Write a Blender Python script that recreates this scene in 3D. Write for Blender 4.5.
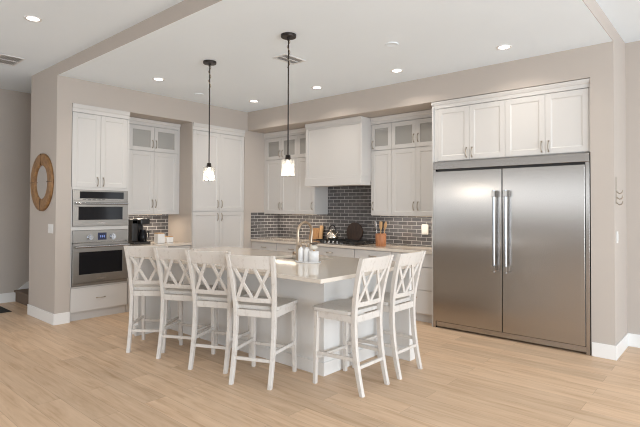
import bpy, math, random
from mathutils import Vector, Matrix
random.seed(7)
for o in list(bpy.data.objects): bpy.data.objects.remove(o)
SC = bpy.context.scene
COL = SC.collection
PI = math.pi

# ---------------------------------------------------------------- camera
cd = bpy.data.cameras.new('camera'); cam = bpy.data.objects.new('camera', cd); COL.objects.link(cam)
yaw, pitch, roll = math.radians(48.859), math.radians(0.928), math.radians(0.216)
fw = Vector((-math.cos(yaw)*math.cos(pitch), math.sin(yaw)*math.cos(pitch), math.sin(pitch)))
rt = Vector((math.sin(yaw), math.cos(yaw), 0)); up = rt.cross(fw)
r2 = rt*math.cos(roll) + up*math.sin(roll); u2 = up*math.cos(roll) - rt*math.sin(roll)
M = Matrix((r2, u2, -fw)).transposed().to_4x4(); M.translation = Vector((6.319, -5.347, 1.45))
cam.matrix_world = M
cd.sensor_width = 36; cd.lens = 480.02/640*36; cd.shift_y = (199.8-213.5)/640
cd.clip_start = 0.05; cd.clip_end = 100
SC.camera = cam
SC.cycles.filter_width = 1.1

# ---------------------------------------------------------------- world, daylight, exposure
SC.view_settings.view_transform = 'Standard'; SC.view_settings.look = 'None'
SC.view_settings.exposure = -1.0; SC.view_settings.gamma = 1; SC.view_settings.use_curve_mapping = False
w = bpy.data.worlds.new('sky'); SC.world = w; w.use_nodes = True
w.node_tree.nodes['Background'].inputs[0].default_value = (0.86, 0.93, 1, 1)
w.node_tree.nodes['Background'].inputs[1].default_value = 1.6

def area(name, loc, rot, sx, sy, power, col, spread=PI):
    l = bpy.data.lights.new(name, 'AREA'); l.shape = 'RECTANGLE'; l.size = sx; l.size_y = sy
    l.energy = power; l.color = col; l.spread = spread
    o = bpy.data.objects.new(name, l); COL.objects.link(o); o.location = loc; o.rotation_euler = rot
    return o
# daylight through unseen living room windows; rear ones invented to supply light (right wall x=10.5, rear wall y=-11)
DAY = (0.80, 0.90, 1.0)
area('daylight_right_window', (10.45, -4.2, 1.3), (0, PI/2, 0), 2.4, 6.6, 880, DAY)
for cx in (5.6, 8.6):
    area('added_daylight_rear', (cx, -10.95, 1.45), (PI/2, 0, 0), 2.4, 2.3, 25, (0.84, 0.92, 1.0))
area('added_rear_band_light', (1.1, -10.95, 1.9), (PI/2, 0, 0), 6.0, 0.9, 95, (0.9, 0.95, 1.0))  # unseen strip, invented for the bright band reflected in the refrigerator

area('added_fill_left', (-1.98, -7.2, 1.5), (0, -PI/2, 0), 2.2, 4.0, 75, DAY)  # fill lamp added to brighten the pillar and hall; no window known here

# ---------------------------------------------------------------- materials
def nodes(name):
    m = bpy.data.materials.new(name); m.use_nodes = True
    nt = m.node_tree; b = nt.nodes['Principled BSDF']
    return m, nt, b
def L(nt, a, b): nt.links.new(a, b)
def N(nt, t, **kw):
    n = nt.nodes.new(t)
    for k, v in kw.items(): setattr(n, k, v)
    return n
def plain(name, col, rough=0.5, metal=0, spec=0.5, var=0.0, scale=8, bump=0.0, **kw):
    m, nt, b = nodes(name)
    b.inputs['Base Color'].default_value = (*col, 1); b.inputs['Roughness'].default_value = rough
    b.inputs['Metallic'].default_value = metal; b.inputs['Specular IOR Level'].default_value = spec
    if var or bump:
        tc = N(nt, 'ShaderNodeTexCoord'); nz = N(nt, 'ShaderNodeTexNoise')
        nz.inputs['Scale'].default_value = scale; nz.inputs['Detail'].default_value = 5
        L(nt, tc.outputs['Object'], nz.inputs['Vector'])
        if var:
            mx = N(nt, 'ShaderNodeMixRGB'); mx.inputs[1].default_value = (*[c*(1-var) for c in col], 1)
            mx.inputs[2].default_value = (*[min(1, c*(1+var)) for c in col], 1)
            L(nt, nz.outputs['Fac'], mx.inputs[0]); L(nt, mx.outputs[0], b.inputs['Base Color'])
        if bump:
            bp = N(nt, 'ShaderNodeBump'); bp.inputs['Strength'].default_value = bump; bp.inputs['Distance'].default_value = 0.002
            L(nt, nz.outputs['Fac'], bp.inputs['Height']); L(nt, bp.outputs[0], b.inputs['Normal'])
    for k, v in kw.items(): b.inputs[k].default_value = v
    return m
def emit(name, col, s):
    m, nt, b = nodes(name); b.inputs['Base Color'].default_value = (*col, 1)
    b.inputs['Emission Color'].default_value = (*col, 1); b.inputs['Emission Strength'].default_value = s
    return m
def glass(name, tint=(1, 1, 1), refl=1.0, haze=0.0, kind='ShaderNodeBsdfDiffuse'):
    m, nt, b = nodes(name); nt.nodes.remove(b); out = nt.nodes['Material Output']
    t = N(nt, 'ShaderNodeBsdfTransparent'); t.inputs[0].default_value = (*tint, 1)
    g = N(nt, 'ShaderNodeBsdfGlossy'); g.inputs['Roughness'].default_value = 0.03
    f = N(nt, 'ShaderNodeFresnel'); f.inputs[0].default_value = 1.5
    mu = N(nt, 'ShaderNodeMath', operation='MULTIPLY'); mu.inputs[1].default_value = refl
    mx = N(nt, 'ShaderNodeMixShader')
    L(nt, f.outputs[0], mu.inputs[0]); L(nt, mu.outputs[0], mx.inputs[0])
    L(nt, t.outputs[0], mx.inputs[1]); L(nt, g.outputs[0], mx.inputs[2])
    last = mx
    if haze:
        d = N(nt, kind); d.inputs[0].default_value = (0.70, 0.68, 0.64, 1)
        d2 = N(nt, 'ShaderNodeMixShader'); d2.inputs[0].default_value = haze
        L(nt, mx.outputs[0], d2.inputs[1]); L(nt, d.outputs[0], d2.inputs[2]); last = d2
    L(nt, last.outputs[0], out.inputs[0])
    return m
def planks(name):
    m, nt, b = nodes(name)
    tc = N(nt, 'ShaderNodeTexCoord')
    br = N(nt, 'ShaderNodeTexBrick'); br.offset = 0.37; br.offset_frequency = 2
    br.inputs['Scale'].default_value = 1; br.inputs['Brick Width'].default_value = 1.5; br.inputs['Row Height'].default_value = 0.185
    br.inputs['Mortar Size'].default_value = 0.0012; br.inputs['Mortar Smooth'].default_value = 0.3; br.inputs['Bias'].default_value = 0
    br.inputs['Color1'].default_value = (0, 0, 0, 1); br.inputs['Color2'].default_value = (1, 1, 1, 1); br.inputs['Mortar'].default_value = (0.5, 0.5, 0.5, 1)
    L(nt, tc.outputs['Object'], br.inputs['Vector'])
    # grain: noise stretched along the planks, shifted per plank
    sep = N(nt, 'ShaderNodeSeparateColor'); L(nt, br.outputs['Color'], sep.inputs[0])
    mul = N(nt, 'ShaderNodeVectorMath', operation='MULTIPLY'); mul.inputs[1].default_value = (1.1, 13, 1)
    L(nt, tc.outputs['Object'], mul.inputs[0])
    off = N(nt, 'ShaderNodeCombineXYZ'); m8 = N(nt, 'ShaderNodeMath', operation='MULTIPLY'); m8.inputs[1].default_value = 30
    L(nt, sep.outputs[0], m8.inputs[0]); L(nt, m8.outputs[0], off.inputs[0]); L(nt, m8.outputs[0], off.inputs[2])
    add = N(nt, 'ShaderNodeVectorMath', operation='ADD'); L(nt, mul.outputs[0], add.inputs[0]); L(nt, off.outputs[0], add.inputs[1])
    nz = N(nt, 'ShaderNodeTexNoise'); nz.inputs['Scale'].default_value = 1.6; nz.inputs['Detail'].default_value = 7; nz.inputs['Roughness'].default_value = 0.62
    nz.inputs['Distortion'].default_value = 0.6
    L(nt, add.outputs[0], nz.inputs['Vector'])
    cr = N(nt, 'ShaderNodeValToRGB'); e = cr.color_ramp.elements
    e[0].position = 0.30; e[0].color = FLOOR[0]; e[1].position = 0.66; e[1].color = FLOOR[2]
    k = cr.color_ramp.elements.new(0.46); k.color = FLOOR[1]
    L(nt, nz.outputs['Fac'], cr.inputs[0])
    hs = N(nt, 'ShaderNodeHueSaturation')
    mr = N(nt, 'ShaderNodeMapRange'); mr.inputs['To Min'].default_value = 0.90; mr.inputs['To Max'].default_value = 1.08
    L(nt, sep.outputs[0], mr.inputs[0]); L(nt, mr.outputs[0], hs.inputs['Value']); L(nt, cr.outputs[0], hs.inputs['Color'])
    mx = N(nt, 'ShaderNodeMixRGB'); mx.inputs[2].default_value = (0.16, 0.09, 0.05, 1)
    mm = N(nt, 'ShaderNodeMath', operation='MULTIPLY'); mm.inputs[1].default_value = 0.55
    L(nt, br.outputs['Fac'], mm.inputs[0]); L(nt, mm.outputs[0], mx.inputs[0]); L(nt, hs.outputs[0], mx.inputs[1])
    L(nt, mx.outputs[0], b.inputs['Base Color'])
    b.inputs['Roughness'].default_value = 0.42; b.inputs['Specular IOR Level'].default_value = 0.4
    bp = N(nt, 'ShaderNodeBump'); bp.inputs['Strength'].default_value = 0.12; bp.inputs['Distance'].default_value = 0.002
    L(nt, nz.outputs['Fac'], bp.inputs['Height']); L(nt, bp.outputs[0], b.inputs['Normal'])
    return m
def tiles(name, ax):
    m, nt, b = nodes(name)
    tc = N(nt, 'ShaderNodeTexCoord'); sp = N(nt, 'ShaderNodeSeparateXYZ'); cb = N(nt, 'ShaderNodeCombineXYZ')
    L(nt, tc.outputs['Object'], sp.inputs[0]); L(nt, sp.outputs[ax], cb.inputs[0]); L(nt, sp.outputs[2], cb.inputs[1])
    br = N(nt, 'ShaderNodeTexBrick'); br.offset = 0.5
    for k, v in {'Scale': 1, 'Brick Width': 0.154, 'Row Height': 0.0545, 'Mortar Size': 0.0033, 'Mortar Smooth': 0.15, 'Bias': 0}.items(): br.inputs[k].default_value = v
    br.inputs['Color1'].default_value = (0.088, 0.083, 0.084, 1); br.inputs['Color2'].default_value = (0.138, 0.130, 0.130, 1)
    br.inputs['Mortar'].default_value = (0.54, 0.52, 0.50, 1)
    L(nt, cb.outputs[0], br.inputs['Vector'])
    L(nt, br.outputs['Color'], b.inputs['Base Color'])
    mr = N(nt, 'ShaderNodeMapRange'); mr.inputs['To Min'].default_value = 0.16; mr.inputs['To Max'].default_value = 0.7
    L(nt, br.outputs['Fac'], mr.inputs[0]); L(nt, mr.outputs[0], b.inputs['Roughness'])
    bp = N(nt, 'ShaderNodeBump'); bp.invert = True; bp.inputs['Strength'].default_value = 0.5; bp.inputs['Distance'].default_value = 0.002
    L(nt, br.outputs['Fac'], bp.inputs['Height']); L(nt, bp.outputs[0], b.inputs['Normal'])
    return m
def brushed(name, col, rough, stretch=(1, 1, 60), aniso=0.0):
    m, nt, b = nodes(name)
    b.inputs['Metallic'].default_value = 1; b.inputs['Base Color'].default_value = (*col, 1)
    tc = N(nt, 'ShaderNodeTexCoord'); mu = N(nt, 'ShaderNodeVectorMath', operation='MULTIPLY'); mu.inputs[1].default_value = stretch
    nz = N(nt, 'ShaderNodeTexNoise'); nz.inputs['Scale'].default_value = 6; nz.inputs['Detail'].default_value = 4
    L(nt, tc.outputs['Object'], mu.inputs[0]); L(nt, mu.outputs[0], nz.inputs['Vector'])
    mr = N(nt, 'ShaderNodeMapRange'); mr.inputs['To Min'].default_value = rough*0.97; mr.inputs['To Max'].default_value = rough*1.03
    L(nt, nz.outputs['Fac'], mr.inputs[0]); L(nt, mr.outputs[0], b.inputs['Roughness'])
    b.inputs['Anisotropic'].default_value = aniso
    if aniso:      # brushed along the width of the doors
        tv = N(nt, 'ShaderNodeCombineXYZ'); tv.inputs[0].default_value = 1.0; L(nt, tv.outputs[0], b.inputs['Tangent'])
    return m
def wood(name, c1, c2, stretch=(2, 2, 14), rough=0.45, scale=4):
    m, nt, b = nodes(name)
    tc = N(nt, 'ShaderNodeTexCoord'); mu = N(nt, 'ShaderNodeVectorMath', operation='MULTIPLY'); mu.inputs[1].default_value = stretch
    nz = N(nt, 'ShaderNodeTexNoise'); nz.inputs['Scale'].default_value = scale; nz.inputs['Detail'].default_value = 6; nz.inputs['Distortion'].default_value = 0.8
    L(nt, tc.outputs['Object'], mu.inputs[0]); L(nt, mu.outputs[0], nz.inputs['Vector'])
    cr = N(nt, 'ShaderNodeValToRGB'); e = cr.color_ramp.elements
    e[0].position = 0.32; e[0].color = (*c1, 1); e[1].position = 0.68; e[1].color = (*c2, 1)
    L(nt, nz.outputs['Fac'], cr.inputs[0]); L(nt, cr.outputs[0], b.inputs['Base Color']); b.inputs['Roughness'].default_value = rough
    return m

FLOOR = [(0.52, 0.335, 0.198, 1), (0.64, 0.445, 0.290, 1), (0.72, 0.52, 0.355, 1)]
MAT = dict(
    wall=plain('greige_paint', (0.515, 0.458, 0.408), 0.75, spec=0.25, var=0.012, scale=3),
    ceiling=plain('ceiling_paint', (0.85, 0.92, 0.975), 0.85, spec=0.2, var=0.015, scale=2),
    trim=plain('white_trim_paint', (0.84, 0.825, 0.80), 0.4),
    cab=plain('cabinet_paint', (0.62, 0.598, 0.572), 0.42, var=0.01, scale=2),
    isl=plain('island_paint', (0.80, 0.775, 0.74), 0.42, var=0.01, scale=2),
    cabin=plain('cabinet_interior', (0.62, 0.58, 0.53), 0.6),
    floor=planks('oak_planks'),
    tile_x=tiles('subway_tile_long_wall', 0), tile_y=tiles('subway_tile_short_wall', 1),
    quartz=plain('polished_quartz', (0.70, 0.625, 0.54), 0.06, var=0.03, scale=14, spec=0.6),
    steel=brushed('brushed_steel', (0.42, 0.395, 0.37), 0.24, (1, 1, 60), 0.65),
    steel_o=brushed('oven_steel', (0.30, 0.285, 0.265), 0.36, (1, 1, 60)),
    steel_d=brushed('dark_steel', (0.42, 0.40, 0.38), 0.24, (60, 1, 1)),
    nickel=plain('satin_nickel', (0.40, 0.35, 0.285), 0.34, 1),
    bar=plain('polished_bar', (0.40, 0.405, 0.42), 0.22, 1),
    black=plain('black_plastic', (0.012, 0.011, 0.011), 0.35),
    bronze=plain('oil_rubbed_bronze', (0.035, 0.028, 0.024), 0.4, 0.6),
    oven_glass=plain('oven_glass', (0.008, 0.008, 0.010), 0.10, spec=0.22),
    display=emit('display_panel', (0.012, 0.016, 0.05), 0.5),
    digits=emit('display_digits', (0.35, 0.5, 1.0), 0.25),
    gold=plain('champagne_bronze', (0.40, 0.315, 0.235), 0.28, 1),
    pane=glass('cabinet_glass', (0.86, 0.85, 0.83), 1.0, 0.45),
    shade=glass('seeded_glass', (0.97, 0.97, 0.97), 1.0, 0.15, 'ShaderNodeBsdfTranslucent'),
    bulb=emit('bulb_glow', (1.0, 0.93, 0.83), 14),
    lens=emit('downlight_lens', (1.0, 0.94, 0.86), 18),
    strip=emit('led_strip', (1.0, 0.83, 0.62), 1.0),
    ceramic=plain('white_ceramic', (0.84, 0.83, 0.82), 0.25),
    sink=plain('sink_steel', (0.72, 0.69, 0.65), 0.35, 1),
    kettle_steel=plain('kettle_steel', (0.62, 0.57, 0.50), 0.24, 1),
    cream=plain('cream_enamel', (0.70, 0.64, 0.55), 0.22),
    stool=None, seatwood=None,
    board=wood('acacia_board', (0.30, 0.15, 0.06), (0.48, 0.27, 0.12), (14, 14, 2)),
    board2=wood('dark_board', (0.035, 0.018, 0.012), (0.07, 0.038, 0.024), (14, 14, 2)),
    crock=wood('copper_wood_crock', (0.32, 0.12, 0.05), (0.46, 0.20, 0.09), (10, 10, 2)),
    spoon=wood('spoon_wood', (0.50, 0.30, 0.14), (0.62, 0.40, 0.21), (10, 10, 2)),
    mirror_wood=wood('mirror_wood', (0.20, 0.098, 0.034), (0.34, 0.18, 0.068), (9, 9, 9), 0.5, 2),
    mirror=plain('mirror_glass', (0.86, 0.86, 0.86), 0.03, 1),
    grout=plain('dark_seam', (0.10, 0.055, 0.025), 0.7),
    carpet=plain('stair_carpet', (0.20, 0.15, 0.115), 0.95, spec=0.1, var=0.25, scale=180, bump=0.6),
    mat=plain('charcoal_mat', (0.05, 0.048, 0.046), 0.95, spec=0.1, var=0.3, scale=120, bump=0.5),
    vent=plain('vent_white', (0.72, 0.715, 0.70), 0.5),
    ventdark=plain('vent_shadow', (0.30, 0.295, 0.29), 0.8),
    plate=plain('switch_plate', (0.80, 0.785, 0.76), 0.35),
    iron=plain('cast_iron', (0.018, 0.017, 0.016), 0.5),
)
def stoolmat(name, lo, hi):
    m, nt, b = nodes(name)
    tc = N(nt, 'ShaderNodeTexCoord'); mu = N(nt, 'ShaderNodeVectorMath', operation='MULTIPLY'); mu.inputs[1].default_value = (9, 9, 5)
    nz = N(nt, 'ShaderNodeTexNoise'); nz.inputs['Scale'].default_value = 3; nz.inputs['Detail'].default_value = 8; nz.inputs['Roughness'].default_value = 0.7
    L(nt, tc.outputs['Object'], mu.inputs[0]); L(nt, mu.outputs[0], nz.inputs['Vector'])
    cr = N(nt, 'ShaderNodeValToRGB'); e = cr.color_ramp.elements
    e[0].position = 0.28; e[0].color = (*lo, 1); e[1].position = 0.46; e[1].color = (*hi, 1)
    L(nt, nz.outputs['Fac'], cr.inputs[0]); L(nt, cr.outputs[0], b.inputs['Base Color']); b.inputs['Roughness'].default_value = 0.45
    return m
MAT['stool'] = stoolmat('distressed_white_paint', (0.54, 0.475, 0.41), (0.69, 0.64, 0.585))
MAT['seatwood'] = stoolmat('distressed_white_seat', (0.50, 0.44, 0.38), (0.65, 0.61, 0.56))

# ---------------------------------------------------------------- mesh helpers
class MB:
    def __init__(s): s.v = []; s.f = []; s.sm = []
    def add(s, vs, fs, smooth=False):
        o = len(s.v); s.v += [tuple(p) for p in vs]
        for f in fs: s.f.append(tuple(i+o for i in f)); s.sm.append(smooth)
        return s
    def box(s, x0, x1, y0, y1, z0, z1):
        x0, x1 = sorted((x0, x1)); y0, y1 = sorted((y0, y1)); z0, z1 = sorted((z0, z1))
        return s.add([(x0,y0,z0),(x1,y0,z0),(x1,y1,z0),(x0,y1,z0),(x0,y0,z1),(x1,y0,z1),(x1,y1,z1),(x0,y1,z1)],
              [(0,3,2,1),(4,5,6,7),(0,1,5,4),(1,2,6,5),(2,3,7,6),(3,0,4,7)])
    def secs(s, rings, smooth=False, closed=False, caps=True):
        n = len(rings[0]); vs = [p for r in rings for p in r]; fs = []
        k = len(rings)
        for i in range(k if closed else k-1):
            for j in range(n):
                a, b2 = i*n+j, i*n+(j+1) % n; c, d = ((i+1) % k)*n+(j+1) % n, ((i+1) % k)*n+j
                fs.append((a, b2, c, d))
        s.add(vs, fs, smooth)
        if caps and not closed:
            s.add(rings[0], [tuple(range(n))[::-1]]); s.add(rings[-1], [tuple(range(n))])
        return s
    def lathe(s, prof, c=(0,0,0), seg=24, smooth=True, sx=1, sy=1):
        rings = [[(c[0]+r*sx*math.cos(2*PI*j/seg), c[1]+r*sy*math.sin(2*PI*j/seg), c[2]+z) for j in range(seg)] for r, z in prof]
        return s.secs(rings, smooth)
    def tube(s, pts, r, seg=10, smooth=True):
        pts = [Vector(p) for p in pts]; rings = []; n0 = None
        rr = r if isinstance(r, (list, tuple)) else [r]*len(pts)
        for i, p in enumerate(pts):
            t = (pts[min(i+1, len(pts)-1)]-pts[max(i-1, 0)]).normalized()
            if n0 is None:
                n0 = t.orthogonal().normalized()
            else:
                n0 = (n0 - t*n0.dot(t)).normalized()
            b2 = t.cross(n0)
            rings.append([tuple(p + n0*rr[i]*math.cos(2*PI*j/seg) + b2*rr[i]*math.sin(2*PI*j/seg)) for j in range(seg)])
        return s.secs(rings, smooth)
    def bar(s, p, q, wid, th, side):
        # rectangular bar from p to q; `side` is the direction of its width
        p, q, side = Vector(p), Vector(q), Vector(side)
        t = (q-p).normalized(); a = (side - t*side.dot(t)).normalized(); b2 = t.cross(a)
        R = lambda c: [tuple(c + a*sx*wid/2 + b2*sy*th/2) for sx, sy in ((-1,-1),(1,-1),(1,1),(-1,1))]
        return s.secs([R(p), R(q)])
    def prism(s, poly, axis, a, b2):
        # poly in the plane across `axis` (0: (y,z), 1: (x,z), 2: (x,y)) extruded from a to b2
        def P(u, v, t): return {0: (t, u, v), 1: (u, t, v), 2: (u, v, t)}[axis]
        return s.secs([[P(u, v, a) for u, v in poly], [P(u, v, b2) for u, v in poly]])
    def sphere(s, c, r, seg=16, rings=10, sc=(1,1,1)):
        R = []
        for i in range(1, rings):
            th = PI*i/rings
            R.append([(c[0]+sc[0]*r*math.sin(th)*math.cos(2*PI*j/seg), c[1]+sc[1]*r*math.sin(th)*math.sin(2*PI*j/seg), c[2]-sc[2]*r*math.cos(th)) for j in range(seg)])
        return s.secs(R, True)
    def build(s, name, mat, parent=None, bevel=0.0, loc=None, segs=2):
        me = bpy.data.meshes.new(name); me.from_pydata(s.v, [], s.f)
        me.materials.append(MAT[mat] if isinstance(mat, str) else mat)
        for p, k in zip(me.polygons, s.sm): p.use_smooth = k
        import bmesh
        bm = bmesh.new(); bm.from_mesh(me); bmesh.ops.recalc_face_normals(bm, faces=bm.faces)
        if loc is not None: bmesh.ops.translate(bm, verts=bm.verts, vec=-Vector(loc))
        bm.to_mesh(me); bm.free(); me.update()
        o = bpy.data.objects.new(name, me); COL.objects.link(o)
        if parent: o.parent = parent
        if loc is not None: o.location = loc
        if bevel:
            md = o.modifiers.new('bevel', 'BEVEL'); md.width = bevel; md.segments = segs; md.limit_method = 'ANGLE'; md.angle_limit = math.radians(40)
        return o
def tag(o, label, cat, group=None):
    o['label'] = label; o['category'] = cat
    if group: o['group'] = group
    return o
def thing(name, label, cat, loc=(0,0,0), rotz=0, group=None):
    o = bpy.data.objects.new(name, None); COL.objects.link(o); o.empty_display_size = 0.05
    o.location = loc; o.rotation_euler = (0, 0, rotz)
    return tag(o, label, cat, group)
def struct(name, mb, mat, bevel=0.0):
    o = mb.build(name, mat, None, bevel); o['kind'] = 'structure'; return o
def dup(root, loc, rotz, label, group=None):
    r = root.copy(); COL.objects.link(r); r.location = loc; r.rotation_euler = (0, 0, rotz); r['label'] = label
    if group: r['group'] = group
    def rec(src, dst):
        for ch in list(src.children):
            c = ch.copy()
            COL.objects.link(c); c.parent = dst; rec(ch, c)
    rec(root, r)
    return r

# ================================================================ SETTING
CZ, HZ = 3.073, 3.219          # kitchen ceiling, higher ceiling of the rooms around
SZ = 2.757                     # underside of the soffits
PX0, PY0 = -0.897, -3.043      # pillar
WX = 5.413                     # right end of the fridge wall
struct('floor', MB().box(-2.2, 10.7, -11.2, 1.7, -0.1, 0), 'floor')
struct('ceiling', MB().box(0, WX-0.004, PY0+0.004, 0.64, CZ, HZ-0.002), 'ceiling')
struct('ceiling.001', MB().box(-2.2, 10.7, -11.2, 1.7, HZ, HZ+0.1), 'ceiling')
struct('trim_1', MB().box(0, WX, PY0, PY0+0.004, CZ, HZ), 'wall')
struct('trim_2', MB().box(WX-0.004, WX, PY0+0.004, 0.642, CZ, HZ), 'wall')
struct('wall_left', MB().box(PX0, -0.66, PY0, 1.6, 0, HZ).box(-0.66, 0, PY0, -2.866, 0, HZ).box(-0.66, 0, -0.066, 0.85, 0, SZ)
       .box(-0.66, 0, -1.105, -1.092, 0, SZ).box(-0.66, 0, -2.866, 0.85, SZ, HZ), 'wall')
struct('wall_back', MB().box(0, WX, 0.73, 0.85, 0, SZ).box(5.21, WX, 0, 0.73, 0, SZ).box(0, WX, 0, 0.85, SZ, CZ), 'wall')
struct('wall_right', MB().box(WX, 10.6, 0.642, 0.85, 0, HZ), 'wall')
struct('wall_hall', MB().box(-2.16, -2.022, -11.1, -9.2, 0, HZ).box(-2.16, -2.022, -9.2, -5.2, 0, 0.4).box(-2.16, -2.022, -9.2, -5.2, 2.6, HZ).box(-2.16, -2.022, -5.2, 1.6, 0, HZ).box(-2.022, PX0, 1.4, 1.6, 0, HZ), 'wall')
# living room walls behind the camera with openings, the rear ones invented for daylight
def wall_open(name, axis, at, th, lo, hi, opens, z0, z1):
    mb = MB(); cur = lo
    def B(a, b2, za, zb):
        if axis == 'x': mb.box(at, at+th, a, b2, za, zb)
        else: mb.box(a, b2, at, at+th, za, zb)
    for a, b2 in opens:
        B(cur, a, 0, HZ); B(a, b2, 0, z0); B(a, b2, z1, HZ); cur = b2
    B(cur, hi, 0, HZ)
    return struct(name, mb, 'wall')
wall_open('wall_far_right', 'x', 10.5, 0.15, -11.1, 0.8, [(-7.5, -0.9)], 0.06, 2.6)
rear = [(4.4, 6.8), (7.4, 9.8)]
wall_open('wall_rear', 'y', -11.15, 0.15, 4.3, 10.5, rear, 0.3, 2.6)
wall_open('wall_rear_left', 'y', -11.15, 0.15, -2.1, 4.3, [(-1.9, 4.1)], 1.45, 2.35)
def window(n, axis, at, a, b2, z0, z1, div):
    mb = MB(); t = 0.06
    def B(p, q, za, zb):
        if axis == 'x': mb.box(at, at+0.07, p, q, za, zb)
        else: mb.box(p, q, at, at+0.07, za, zb)
    B(a, b2, z0, z0+t); B(a, b2, z1-t, z1)
    for i in range(div+1):
        c = a + (b2-a)*i/div; B(max(a, c-t/2), min(b2, c+t/2), z0+t, z1-t)
    struct('window_%d' % n, mb, 'trim')
window(1, 'x', 10.54, -7.5, -0.9, 0.06, 2.6, 4)
window(5, 'x', -2.12, -9.2, -5.2, 0.4, 2.6, 3)  # invented hall window and opening, made for the left fill lamp
window(4, 'y', -11.11, -1.9, 4.1, 1.45, 2.35, 5)  # invented clerestory frame around the added band light
for i, (a, b2) in enumerate(rear): window(2+i, 'y', -11.11, a, b2, 0.3, 2.6, 2)  # invented rear frames in front of the added daylight panels

# baseboards and skirting
bh = 0.137
struct('baseboard_left', MB().box(PX0, 0.014, PY0-0.014, PY0, 0, bh).box(0, 0.014, PY0, -2.868, 0, bh), 'trim', 0.003)
struct('baseboard_back', MB().box(5.214, WX+0.014, -0.014, 0, 0, bh).box(WX, WX+0.014, 0, 0.628, 0, bh), 'trim', 0.003)
struct('baseboard_right', MB().box(WX, 10.45, 0.628, 0.642, 0, bh), 'trim', 0.003)
struct('baseboard_hall', MB().box(-2.022, -2.008, -10.9, -2.89, 0, 0.143)
       .prism([(-2.89, 0), (-2.89, 0.143), (-2.86, 0.16), (-0.2, 2.16), (-0.2, 1.9), (-2.7, 0)], 0, -2.022, -2.008), 'trim', 0.002)
# stairs in the hall
st = thing('staircase', 'brown stair steps rising behind the pillar at far left', 'stairs', (-1.45, -2.87, 0))
for i in range(9):
    MB().box(-0.556, 0.55, 0.27*i, 0.27*(i+1), 0.178*i, 0.178*(i+1)).box(-0.556, 0.55, 0.27*i-0.02, 0.27*i, 0.178*(i+1)-0.035, 0.178*(i+1)).build('step', 'carpet', st, 0.008)
# backsplash tile (on the walls)
struct('trim_3', MB().box(0.006, 3.468, 0.722, 0.73, 0.91, 1.80), 'tile_x')
struct('trim_4', MB().box(0, 0.008, 0.083, 0.722, 0.91, 1.36), 'tile_y')
struct('trim_5', MB().box(-0.66, -0.652, -2.10, -1.105, 0.91, 1.345), 'tile_y')

# ================================================================ CABINETRY
def pull(mb, x, z, y=0.0, ln=0.10, horiz=False):
    # arched cabinet pull with two posts, standing off a front at y
    n = 9
    pts = []
    for i in range(n):
        t = i/(n-1); off = -0.028*math.sin(PI*t)**0.5 if 0 < t < 1 else 0
        d = (t-0.5)*ln
        pts.append((x+d, y+off, z) if horiz else (x, y+off, z+d))
    mb.tube(pts, 0.0052, 8)
    for sgn in (-1, 1):
        c = (x+sgn*ln/2, y-0.004, z) if horiz else (x, y-0.004, z+sgn*ln/2)
        mb.box(c[0]-0.008, c[0]+0.008, c[1], y, c[2]-0.008, c[2]+0.008)
def shaker(x0, x1, z0, z1, y=0.0, glassd=False, st=0.058, flat=False):
    mb = MB(); g = 0.0017
    x0 += g; x1 -= g; z0 += g; z1 -= g
    if flat: return mb.box(x0, x1, y, y+0.02, z0, z1)
    mb.box(x0, x0+st, y, y+0.02, z0, z1); mb.box(x1-st, x1, y, y+0.02, z0, z1)
    mb.box(x0+st, x1-st, y, y+0.02, z0, z0+st); mb.box(x0+st, x1-st, y, y+0.02, z1-st, z1)
    if not glassd:
        # sloped inner moulding and recessed panel
        a, b2, c, d = x0+st, x1-st, z0+st, z1-st; k = 0.010
        mb.add([(a,y+.002,c),(b2,y+.002,c),(b2,y+.002,d),(a,y+.002,d),(a+k,y+.008,c+k),(b2-k,y+.008,c+k),(b2-k,y+.008,d-k),(a+k,y+.008,d-k)],
               [(0,1,5,4),(1,2,6,5),(2,3,7,6),(3,0,4,7),(4,5,6,7)])
    return mb
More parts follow.
